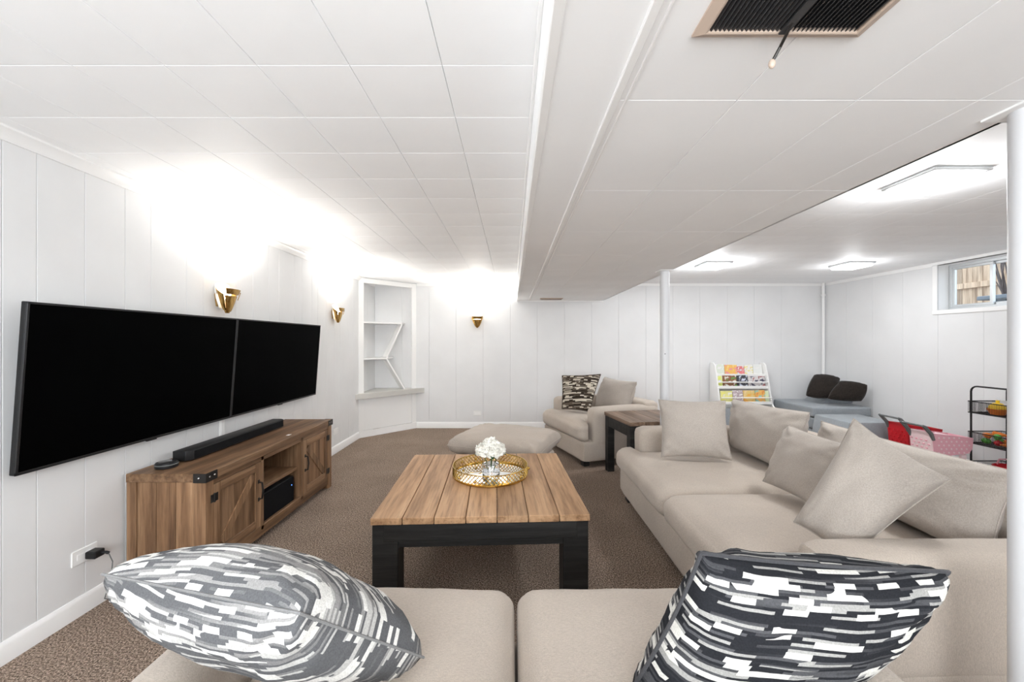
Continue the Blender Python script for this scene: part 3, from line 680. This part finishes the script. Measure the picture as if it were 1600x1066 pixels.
# ------------------------------------------------------------------ pillows: four corners in space, puffed
def pillow_mesh(TL, TR, BL, BR, half, seed=0.0, n=30, wr=.008, pinch=.07, flat=.42, sag=0.0, rc=0.0):
    TL, TR, BL, BR = map(Vector, (TL, TR, BL, BR)); nrm = (TR-TL+BR-BL).cross(TL-BL+TR-BR).normalized(); cen = (TL+TR+BL+BR)/4
    b = bmesh.new(); uvl = b.loops.layers.uv.new('UVMap'); lay = []; edge = {}
    for side in (1, -1):
        g = []
        for j in range(n+1):
            row = []
            for i in range(n+1):
                u, v_ = -1+2*i/n, -1+2*j/n
                u, v_ = math.sin(u*PI/2)*.5+u*.5, math.sin(v_*PI/2)*.5+v_*.5
                pu, pv = u*(1-pinch*(1-v_*v_)*u*u), v_*(1-pinch*(1-u*u)*v_*v_)
                pu, pv = pu*math.sqrt(1-rc*v_*v_), pv*math.sqrt(1-rc*u*u)
                s_, t_ = (pu+1)/2, (pv+1)/2
                p = BL*(1-s_)*(1-t_)+BR*s_*(1-t_)+TL*(1-s_)*t_+TR*s_*t_
                on = i in (0, n) or j in (0, n)
                if on and side == -1: row.append((edge[(i, j)], u, v_)); continue
                th = half*((1-u*u)*(1-v_*v_))**flat
                th *= 1-sag*max(0, v_)*.5
                q = p+nrm*side*th
                if not on:
                    ca = (abs(u)*abs(v_))**2                          # gathers radiating from the corners, soft dents elsewhere
                    nn = noise.noise(Vector((u*2.2+seed, v_*2.2, side*3)))*.9+noise.noise(Vector((u*7+seed, v_*7, side*5)))*.5*(.3+ca*2)
                    fold = math.sin((abs(u)-abs(v_))*16+seed)*ca*1.1
                    q += nrm*side*(nn+fold)*wr*min(1, th/half*3)
                vt = b.verts.new(q); row.append((vt, u, v_))
                if on: edge[(i, j)] = vt
            g.append(row)
        lay.append(g)
    for g in lay:                                             # pattern laid out by distance along the cloth
        U = [[0.0]*(n+1) for _ in range(n+1)]; V = [[0.0]*(n+1) for _ in range(n+1)]
        for j in range(n+1):
            for i in range(n+1):
                if i: U[j][i] = U[j][i-1]+(g[j][i][0].co-g[j][i-1][0].co).length
                if j: V[j][i] = V[j-1][i]+(g[j][i][0].co-g[j-1][i][0].co).length
        for j in range(n+1):
            for i in range(n+1): g[j][i] = (g[j][i][0], (U[j][i]-U[j][n]/2)/.275, (V[j][i]-V[n][i]/2)/.275)
    for si, g in enumerate(lay):
        for j in range(n):
            for i in range(n):
                q = [g[j][i], g[j][i+1], g[j+1][i+1], g[j+1][i]]
                if si == 1: q = q[::-1]
                try: f = b.faces.new([k[0] for k in q])
                except ValueError: continue
                f.smooth = True
                for lp, k in zip(f.loops, q): lp[uvl].uv = ((k[1]+1)/2+si*.37, (k[2]+1)/2+si*.21)
    g = lay[0]
    ring = [g[0][i][0].co.copy() for i in range(n)]+[g[j][n][0].co.copy() for j in range(n)]+[g[n][i][0].co.copy() for i in range(n, 0, -1)]+[g[j][0][0].co.copy() for j in range(n, 0, -1)]
    return b, ring
def pillow(name, lab, m, TL, TR, BL, BR, half, group=None, cat='pillow', pipe=.003, parent=None, seed=0.0, seam=None, **kw):
    b, ring = pillow_mesh(TL, TR, BL, BR, half, seed, **kw)
    base = Vector(ring[0])*0+(Vector(BL)+Vector(BR))/2 if parent is None else Vector((0, 0, 0))
    bmesh.ops.translate(b, verts=b.verts, vec=-base); ring = [p-base for p in ring]
    bmesh.ops.recalc_face_normals(b, faces=b.faces)
    if parent is None:
        t = thing(name, lab, cat, base, 0, group); me = bpy.data.meshes.new('cover'); b.to_mesh(me); b.free(); o = bpy.data.objects.new('cover', me); C.objects.link(o); o.parent = t
    else:
        t = parent; me = bpy.data.meshes.new(name); b.to_mesh(me); b.free(); o = bpy.data.objects.new(name, me); C.objects.link(o); o.parent = parent
    me.materials.append(m)
    MB().tube(ring, pipe, 6, True).build('seam', seam or m, o if parent is not None else t)
    return o

# ------------------------------------------------------------------ sofas (local: front at y=0, back towards +y, width along x)
def seating(name, lab, cat, loc, rz, W, Dp, ncush, zs=.44, za=.60, zb=.66, arm=.18, setback=.15, backs=True, bk=None, seed=0.0, tcush=True):
    t = thing(name, lab, cat, loc, rz); h = W/2
    MB().rbox((-h, .03, .055), (h, Dp, .27), .035, 12, wr=.003, seed=seed).build('base', M_sofa, t)
    for s_ in (-1, 1):
        x = sorted((s_*h, s_*(h-arm))); MB().rbox((x[0]-.002, setback, .2), (x[1]+.002, Dp-.02, za), .05, 12, top=.008, wr=.004, seed=seed+s_).build('arm', M_sofa, t)
    MB().rbox((-h+.02, Dp-.2, .2), (h-.02, Dp, zb), .05, 12, wr=.004, seed=seed+5).build('back', M_sofa, t)
    iw = 2*(h-arm)/ncush
    for k in range(ncush):
        xa = -(h-arm)+k*iw; xb = xa+iw
        m_ = MB(); fa = xa-(arm-.01 if k == 0 and tcush else 0); fb = xb+(arm-.01 if k == ncush-1 and tcush else 0)
        soft_seat(m_, xa+.004, xb-.004, fa+.004, fb-.004, setback, Dp-.19, .255, zs, seed+k*3.1)
        m_.build('seat_cushion', M_sofa, t)
    for x in (-h+.1, h-.1):
        for y in (.1, Dp-.1): MB().box((x-.035, y-.035, 0), (x+.035, y+.035, .07), .004).build('foot', M_blackwood, t)
    return t
def soft_seat(m_, xa, xb, fa, fb, sb, yb, z0, z1, seed):
    """T-shaped seat cushion: the front strip may spread in front of the arms"""
    t = bmesh.new(); bmesh.ops.create_cube(t, size=2); bmesh.ops.subdivide_edges(t, edges=t.edges[:], cuts=26, use_grid_fill=True)
    hz = (z1-z0)/2; zc = (z0+z1)/2; r = .065
    for q in t.verts:
        p = Vector([math.copysign(abs(k)**.85, k) for k in q.co]); y = (p.y+1)/2*yb
        f = min(1, max(0, (sb-.012-y)/.03)); f = f*f*(3-2*f)
        x0, x1 = xa*(1-f)+fa*f, xb*(1-f)+fb*f; hx, hy = (x1-x0)/2, yb/2
        w_ = Vector((p.x*hx, p.y*hy, p.z*hz)); lim = (hx-r, hy-r, hz-min(r, hz*.95)); inn = Vector([max(-lim[i], min(lim[i], w_[i])) for i in range(3)])
        d = w_-inn
        if d.length > 1e-6: d = d.normalized()*r
        d.z = max(-hz+abs(inn.z)*0-0, min(hz, d.z))
        o = inn+d; edge = (1-p.x**4)*(1-p.y**4)
        if p.z > 0: o.z += .028*edge*p.z
        nn = noise.noise(Vector((o.x*4+seed, o.y*4, seed)))*.010+noise.noise(Vector((o.x*16+seed, o.y*6, 1)))*.005
        if p.z > 0: o.z += nn*edge
        if p.y < -.6: o.y += noise.noise(Vector((o.x*7+seed, 3, o.z*5)))*.008-.012*(1-p.z*p.z)
        q.co = o+Vector(((x0+x1)/2, yb/2, zc))
    m_.add(t)
love = seating('loveseat', 'beige linen loveseat facing the coffee table with two patterned pillows', 'sofa', (.012, 1.405, 0), PI, 1.672, .95, 2, zs=.445, za=.585, zb=.625, arm=.13, seed=1.0)
SW = 2.06
sofa = seating('sofa', 'long beige linen sofa beside the steel columns', 'sofa', (.862, 2.285, 0), -PI/2, SW, 1.24, 2, zs=.43, za=.60, zb=.68, seed=4.0)
def loc2(o, p):
    c, s_ = math.cos(-o.rotation_euler.z), math.sin(-o.rotation_euler.z); q = Vector(p)-o.location; return Vector((c*q.x-s_*q.y, s_*q.x+c*q.y, q.z))
S = lambda *p: loc2(sofa, p)
bkc = dict(parent=sofa, wr=.016, pinch=.05)
pillow('back_cushion', None, M_pillow, S(1.83, 3.28, .82), S(1.83, 2.44, .86), S(1.72, 3.10, .47), S(1.72, 2.42, .47), .115, seed=1, **bkc)
pillow('back_cushion', None, M_pillow, S(1.87, 2.40, .815), S(1.87, 1.45, .815), S(1.78, 2.38, .47), S(1.78, 1.47, .47), .10, seed=2, **bkc)
PG = 'loose beige pillows on the long sofa'
pillow('throw_pillow', 'beige pillow propped against the far arm of the long sofa', M_pillow, (1.10, 2.98, .86), (1.57, 2.92, .86), (1.06, 2.82, .475), (1.52, 2.74, .475), .085, PG, seed=3, wr=.012)
pillow('throw_pillow', 'beige pillow half hidden behind the diamond-tilted pillow on the sofa', M_pillow, (1.61, 2.32, .81), (1.64, 1.84, .80), (1.46, 2.31, .485), (1.48, 1.84, .485), .075, PG, seed=4, wr=.013)
pillow('throw_pillow', 'large beige pillow tilted onto one corner by the near sofa arm', M_pillow, (1.43, 1.66, .975), (1.58, 1.43, .80), (1.15, 1.62, .56), (1.23, 1.46, .49), .10, PG, seed=5, pinch=.06, wr=.013)
pillow('patterned_pillow', 'light grey and white dashed pillow slumped over the loveseat arm', M_pat_grey, (-.94, .91, .765), (-.40, .75, .785), (-.68, 1.06, .635), (-.22, .99, .51), .12, None, seed=6, pinch=.05, flat=.36, wr=.012, pipe=.003, seam=M_seam)
pillow('patterned_pillow', 'charcoal and white dashed pillow leaning on the loveseat back near the sofa', M_pat_dark, (.405, .85, .845), (.935, .85, .805), (.27, .915, .485), (.69, .885, .545), .115, None, seed=7, pinch=.05, flat=.38, wr=.013, pipe=.005, seam=M_seam2)
chair = seating('armchair', 'wide beige linen armchair by the back wall', 'armchair', (.535, 4.50, 0), math.radians(-71), 1.02, .98, 1, zs=.45, za=.60, zb=.64, arm=.17, seed=8.0)
S = lambda x, y, z: Vector((x, y, z))
pillow('back_cushion', None, M_pillow, S(-.33, .80, .84), S(.33, .80, .84), S(-.32, .66, .46), S(.32, .66, .46), .12, seed=8, parent=chair, wr=.009)
k_ = .955
pillow('patterned_pillow', 'brown and cream flecked pillow standing on the armchair', M_pat_brown, (.60, 4.74, .885), (1.05, 4.70, .905), (.58, 4.60, .515), (.88, 4.50, .50), .07, None, seed=9, pinch=.04, pipe=.006, seam=M_seam3)
ot = thing('ottoman', 'overstuffed beige linen ottoman behind the coffee table', 'ottoman', (-.055, 3.72, 0), math.radians(-24))
MB().rbox((-.40, -.27, .05), (.40, .27, .28), .05, 10, wr=.004, seed=2).build('base', M_sofa, ot)
pillow('cushion', None, M_sofa, (-.44, .33, .37), (.44, .33, .37), (-.44, -.33, .355), (.44, -.33, .35), .115, seed=9.3, parent=ot, flat=.2, wr=.016, pinch=.05)
for x in (-.33, .33):
    for y in (-.2, .2): MB().box((x-.03, y-.03, 0), (x+.03, y+.03, .06), .004).build('foot', M_blackwood, ot)

# ------------------------------------------------------------------ play corner: book rack and books
RX0, RX1 = 2.93, 3.68
br = thing('book_rack', 'white slatted display rack holding picture books by the back wall', 'book rack', (RX0, 5.52, 0)); RW = RX1-RX0
prof = [(0, 0), (.37, 0), (.37, .96), (.345, .985), (.27, .985), (.22, .95), (.19, .86), (.08, .42), (.0, .34)]
for x in (0, RW-.018): MB().prism(prof, 0, x, x+.018, .003).build('side_panel', M_white, br)
MB().box((.018, .34, .05), (RW-.018, .35, .94)).build('back_panel', M_white, br, False)
ROWS = [(.245, .80), (.165, .635), (.075, .425)]             # front edge (local y) and base height of every tier
for (ly, z) in ROWS:
    MB().box((.018, ly-.005, z-.012), (RW-.018, ly+.10, z), .002).build('ledge', M_white, br)
    MB().box((.018, ly-.012, z-.018), (RW-.018, ly-.004, z+.022), .002).build('lip', M_white, br)
    if z < .79: MB().cyl((.018, ly-.01, z+.075), (RW-.018, ly-.01, z+.075), .008, n=10).build('rail', M_white, br)
MB().box((.018, .02, .06), (RW-.018, .03, .36), .002).build('bin_front', M_greyfoam, br); MB().box((.018, .03, .05), (RW-.018, .34, .06)).build('bin_floor', M_white, br, False)
def cover_mat(name, a, b, c, sc):
    m = mat(name, a, .4); v = coords(m, (1, .2, 1)); n1 = noise_tex(m, v, sc, 2)
    L(m, ramp(m, n1, [(.40, a), (.47, b), (.56, b), (.62, c)]), bsdf(m).inputs['Base Color'])
    m.node_tree.nodes[-1].color_ramp.interpolation = 'CONSTANT' if False else 'LINEAR'; return m
WH = (.82, .82, .80)
BOOKS = [  # row, x, width, height, colours, label
 (0, .03, .14, .16, WH, (.7, .75, .65), (.8, .8, .85), 'white picture book with faint green marks on the top tier'),
 (0, .175, .18, .15, (.8, .30, .34), (.85, .5, .12), (.85, .65, .3), 'orange and pink picture book on the top tier'),
 (0, .36, .10, .13, (.7, .7, .75), (.75, .2, .2), WH, 'pale grey and red picture book on the top tier'),
 (0, .465, .12, .15, (.85, .75, .25), WH, (.8, .7, .3), 'white and yellow picture book on the top tier'),
 (0, .59, .13, .155, WH, (.78, .8, .78), WH, 'plain white picture book on the top tier'),
 (1, .025, .075, .16, (.72, .72, .85), (.7, .75, .2), WH, 'lilac and lime picture book on the middle tier'),
 (1, .105, .20, .165, (.72, .74, .66), (.25, .10, .05), (.12, .35, .08), 'sage picture book with a dark bird on the middle tier'),
 (1, .31, .03, .165, (.03, .03, .04), (.06, .06, .07), (.03, .03, .04), 'slim black picture book on the middle tier'),
 (1, .345, .12, .17, (.66, .70, .82), (.05, .05, .06), (.6, .65, .75), 'pale blue picture book with black marks on the middle tier'),
 (1, .47, .24, .155, (.05, .05, .09), (.65, .62, .62), (.35, .12, .12), 'midnight blue picture book with white marks on the middle tier'),
 (2, .025, .17, .165, (.80, .76, .18), (.75, .72, .30), WH, 'yellow picture book on the lowest tier'),
 (2, .20, .145, .175, (.75, .68, .70), (.45, .36, .38), WH, 'mauve and white picture book on the lowest tier'),
 (2, .35, .165, .17, (.82, .42, .08), (.75, .55, .2), (.8, .6, .35), 'bright orange picture book on the lowest tier'),
 (2, .52, .135, .175, (.30, .55, .50), (.80, .45, .12), (.70, .25, .06), 'teal and orange picture book on the lowest tier'),
 (2, .66, .05, .165, (.78, .72, .35), (.65, .75, .5), WH, 'narrow pale yellow picture book on the lowest tier')]
for i, (r, x, wd, ht, a, b, c, lab) in enumerate(BOOKS):
    ly, z = ROWS[r]; t = thing('picture_book', lab, 'book', (RX0+x+wd/2, 5.52+ly+.014, z+.004), 0, 'picture books on the rack'); t.rotation_euler = (-.16, 0, 0)
    MB().box((-wd/2+.002, .002, .001), (wd/2-.003, .008, ht-.002)).build('pages', M_white, t, False)
    m_ = cover_mat('cover_%d' % i, a, b, c, 14+3*(i % 4)); cv = MB().box((-wd/2, 0, 0), (wd/2, .002, ht), .0006); cv.box((-wd/2, .008, 0), (wd/2, .010, ht), .0006); cv.box((-wd/2, 0, 0), (-wd/2+.002, .010, ht), .0005)
    cv.build('cover', m_, t, False)
# foam couch and blocks
t = thing('foam_play_couch', 'blue grey folded foam play couch in the room corner', 'play couch', (3.86, 5.10, 0))
for z0, z1, dx in ((.005, .16, .02), (.162, .315, .015), (.317, .45, 0)): MB().rbox((dx, dx*.5, z0), (.77, .77, z1), .03, 12, wr=.004, seed=z0*9).build('seat_block', M_greyfoam, t)
MB().prism([(.33, .451), (.77, .451), (.77, .70), (.735, .72)], 1, .29, .62, .012).build('wedge_backrest', M_greyfoam, t)
t = thing('foam_block', 'pale grey foam block lying in front of the play couch', 'play couch', (3.76, 4.46, 0))
MB().prism([(-.03, .005), (.58, .005), (.58, .385), (.03, .385)], 1, 0, .52, .02).build('block', M_greyfoam, t)
MB().box((.022, .1, .30), (.034, .2, .33), .003).build('label_tab', M_white, t)
BGp = 'dark brown plush pillows on the play couch'
pillow('plush_pillow', 'dark brown plush pillow leaning in the corner on the play couch', M_brown, (4.27, 5.62, .84), (4.54, 5.46, .80), (3.99, 5.42, .54), (4.28, 5.30, .53), .065, BGp, seed=10, pinch=.0, wr=.006, flat=.34, rc=.22)
pillow('plush_pillow', 'dark brown plush pillow overlapping the other on the wedge backrest', M_brown, (4.36, 5.28, .785), (4.58, 5.09, .745), (4.11, 5.21, .535), (4.50, 5.09, .515), .065, BGp, seed=11, pinch=.0, wr=.006, flat=.34, rc=.22)
# toy shopping carts (local: handle at x=0, nose towards +x, width along y)
def toy_cart(lab, loc, m, m2, mdot, Lc):
    t = thing('toy_shopping_cart', lab, 'toy cart', loc); W = .105
    poly = [(.05, .22), (Lc-.03, .26), (Lc, .30), (Lc+.01, .40), (.03, .445)]
    for s_ in (-1, 1): MB().prism(poly, 1, s_*W-.004, s_*W+.004).build('side_wall', m, t, False)
    MB().prism([(.03, .445), (.05, .22), (.058, .22), (.038, .445)], 1, -W, W).build('rear_panel', m2, t, False)
    MB().prism([(Lc, .30), (Lc+.01, .40), (Lc+.002, .40), (Lc-.008, .30)], 1, -W, W).build('nose_panel', m, t, False)
    MB().prism([(.05, .22), (Lc-.03, .26), (Lc, .30), (Lc-.008, .305), (Lc-.034, .268), (.05, .228)], 1, -W, W).build('basket_floor', m, t, False)
    d = MB()
    for i in range(7):
        for j in range(5):
            x = .09+i*(Lc-.12)/6+.5*(j % 2)*(Lc-.12)/6; z = .265+j*.034
            if x < Lc-.01 and z < .43-.10*x: d.cyl((x, -W-.0055, z), (x, W+.0055, z), .0085, n=8)
    d.build('perforations', mdot, t)
    d = MB()
    for i in range(4):
        for j in range(4): y = -.07+i*.045+.02*(j % 2); d.cyl((.05-.02*(.05*j+.0)/.22-.012, y, .26+j*.035), (.055, y, .26+j*.035), .0075, n=8)
    d.build('rear_perforations', m, t)
    for s_ in (-1, 1):
        MB().tube([(.045, s_*W, .38), (.02, s_*W, .44), (-.035, s_*W, .50), (-.06, s_*W, .515)], [.013, .017, .017, .009], 8).build('handle_arm', M_greyplas, t)
        MB().prism([(.05, .10), (.09, .10), (.10, .22), (.055, .22)], 1, s_*W-.012, s_*W+.012).build('leg', m2, t, False)
        MB().prism([(Lc-.10, .09), (Lc-.07, .09), (Lc-.06, .25), (Lc-.11, .24)], 1, s_*W-.010, s_*W+.010).build('leg', m2, t, False)
        for x in (.07, Lc-.085): MB().cyl((x, s_*W-.012, .045), (x, s_*W+.012, .045), .044, n=20).build('wheel', M_greyplas, t)
    MB().box((.04, -W, .085), (Lc-.06, W, .10), .003).build('base_tray', M_greyplas, t)
    MB().cyl((-.05, -W, .51), (-.05, W, .51), .009, n=10).build('handle_bar', M_greyplas, t)
toy_cart('red toy shopping cart with grey handle behind the sofa', (3.99, 4.145, 0), M_red, M_red, mat('dot_shadow', (.30, .01, .015), .5), .38)
toy_cart('pink toy shopping cart with grey handle behind the sofa', (3.86, 3.78, 0), M_pink, M_palepink, M_palepink, .40)
# three tier wire cart (long side along y, beside the right wall)
CX0, CX1, CY0, CY1 = 4.30, 4.62, 3.26, 3.74
t = thing('wire_cart', 'black three tier wire mesh cart of toys along the right wall', 'cart', (CX0, CY0, 0)); cw, cl = CX1-CX0, CY1-CY0
TZ = (.63, .345, .065)
for z in TZ:
    tr = MB()
    for zz in (z, z+.105): tr.tube([(0, 0, zz), (cw, 0, zz), (cw, cl, zz), (0, cl, zz)], .0045, 6, True)
    o_ = tr.build('tray_frame', M_mesh, t, False)
    g = MB(); s_ = .012
    k = 0
    while k*s_ < cl:
        y = k*s_
        for x in (0, cw): g.box((x-.0008, y-.0008, z), (x+.0008, y+.0008, z+.105))
        g.box((0, y-.0008, z-.0008), (cw, y+.0008, z+.0008)); k += 1
    k = 0
    while k*s_ < cw:
        x = k*s_
        for y in (0, cl): g.box((x-.0008, y-.0008, z), (x+.0008, y+.0008, z+.105))
        g.box((x-.0008, 0, z-.0008), (x+.0008, cl, z+.0008)); k += 1
    for q in range(1, 9):
        zz = z+q*.0117
        for x in (0, cw): g.box((x-.0008, 0, zz-.0008), (x+.0008, cl, zz+.0008))
        for y in (0, cl): g.box((0, y-.0008, zz-.0008), (cw, y+.0008, zz+.0008))
    g.build('tray_mesh', M_mesh, t, False)['kind'] = 'stuff'
for x in (-.008, cw+.008):
    pts = [(x, cl-.03, .05), (x, cl-.03, .83)]+[(x, cl-.08+.05*math.cos(a), .83+.05*math.sin(a)) for a in (.4, .8, 1.2, 1.57)]+[(x, .08+.05*math.cos(a), .83+.05*math.sin(a)) for a in (1.57, 1.95, 2.35, 2.75)]+[(x, .03, .83), (x, .03, .05)]
    MB().tube(pts, .0075, 8).build('handle_frame', M_mesh, t)
    for y in (.03, cl-.03): MB().cyl((x-.01, y, .028), (x+.01, y, .028), .027, n=16).build('caster', M_black, t)
def toy(name, lab, cat, mb, m, loc, group=None, rot=(0, 0, 0)):
    o = mb.build(name, m); o.location = loc; o.rotation_euler = rot; return tag(o, lab, cat, group)
M_or = mat('orange_plastic', (.75, .20, .02), .4); M_ye = mat('yellow_plastic', (.80, .52, .02), .4); M_gr = mat('green_plastic', (.08, .35, .04), .4)
z = TZ[0]+.003
toy('toy_boat', 'orange toy bowl in the top tray of the wire cart', 'toy', MB().lathe([(0, 0), (.045, 0), (.07, .05), (.064, .05), (.04, .008), (0, .008)], 24), M_or, (CX0+.10, CY0+.335, z))
toy('toy_pot', 'yellow toy lid resting in the orange bowl', 'toy', MB().lathe([(0, .0), (.058, .0), (.055, .02), (.03, .05), (.012, .055), (.014, .075), (0, .08)], 24), M_ye, (CX0+.10, CY0+.335, z+.052))
toy('toy_plate', 'white toy plate leaning in the top tray of the wire cart', 'toy', MB().lathe([(0, 0), (.05, .0), (.065, .01), (.064, .013), (.05, .004), (0, .004)], 24), M_white, (CX0+.243, CY0+.39, z+.058), None, (1.0, 0, 0))
tk = thing('toy_kettle', 'black and grey toy kettle in the top tray of the wire cart', 'toy', (CX0+.12, CY0+.125, z))
MB().lathe([(0, 0), (.062, 0), (.066, .02), (.06, .08), (.045, .10), (0, .105)], 28).build('body', mat('toy_silver', (.42, .43, .45), .3, .6), tk)
MB().tube([(0, .055, .07), (0, .08, .14), (0, .06, .185), (0, -.01, .19), (0, -.055, .165), (0, -.06, .12)], .011, 8).build('handle', M_black, tk)
MB().tube([(0, .055, .04), (0, .09, .07), (0, .11, .10)], [.018, .013, .009], 10).build('spout', M_black, tk); MB().lathe([(0, .10), (.046, .10), (.03, .112), (0, .12)], 24).build('lid', M_black, tk)
fr = random.Random(4); z = TZ[1]+.003
FG = 'toy food in the middle tray of the wire cart'
cols = [(M_or, 'orange'), (M_gr, 'green'), (M_or, 'orange'), (M_red, 'red'), (M_gr, 'green')]
k = 0
for lay in range(2):
    for i in range(2):
        for j in range(5):
            m_, cn = cols[(2*i+j+lay) % 5]; x, y = CX0+.085+i*.125, CY0+.06+j*.088; r = .032
            if cn == 'orange': mb = MB().tube([(-.05, 0, 0), (-.04, 0, 0), (0, 0, 0), (.05, 0, 0)], [.012, .026, .022, .006], 10); nm, lb = 'toy_carrot', 'orange toy carrot in the middle tray of the wire cart'
            elif cn == 'green': mb = MB().ball((0, 0, 0), r, (1.4, .8, .8)); nm, lb = 'toy_pepper', 'green toy pepper in the middle tray of the wire cart'
            else: mb = MB().ball((0, 0, 0), r*.9, (1, 1, .9)); mb.cyl((0, 0, .02), (0, 0, .036), .004, n=6); nm, lb = 'toy_tomato', 'red toy tomato in the middle tray of the wire cart'
            toy(nm, lb, 'toy', mb, m_, (x+fr.uniform(-.008, .008), y, z+.028+lay*.056), FG, (0, 0, fr.uniform(0, 6)))
rb = thing('red_basket', 'red toy basket in the bottom tray of the wire cart', 'basket', (CX0+.16, CY0+.28, TZ[2]+.003))
MB().lathe([(0, 0), (.09, 0), (.115, .10), (.11, .10), (.086, .006), (0, .006)], 24).build('bowl', M_red, rb)
MB().tube([(.112*math.cos(2*PI*q/32), .112*math.sin(2*PI*q/32), .102) for q in range(32)], .006, 6, True).build('rim', M_red, rb)
MB().tube([(0, .112, .10), (0, .09, .15), (0, 0, .175), (0, -.09, .15), (0, -.112, .10)], .007, 8).build('handle', M_pink, rb)
t = thing('toy_kitchen', 'white toy cupboard half hidden behind the near column', 'cupboard', (3.98, 2.62, 0))
MB().box((0, 0, 0), (.36, .46, .58), .004).build('body', M_white, t); MB().box((-.015, -.01, .58), (.375, .475, .60), .004).build('worktop', M_trim, t)
MB().box((-.012, .03, .05), (0, .43, .54), .003).build('door', M_white, t); MB().ball((-.02, .07, .32), .012).build('knob', M_chrome, t)
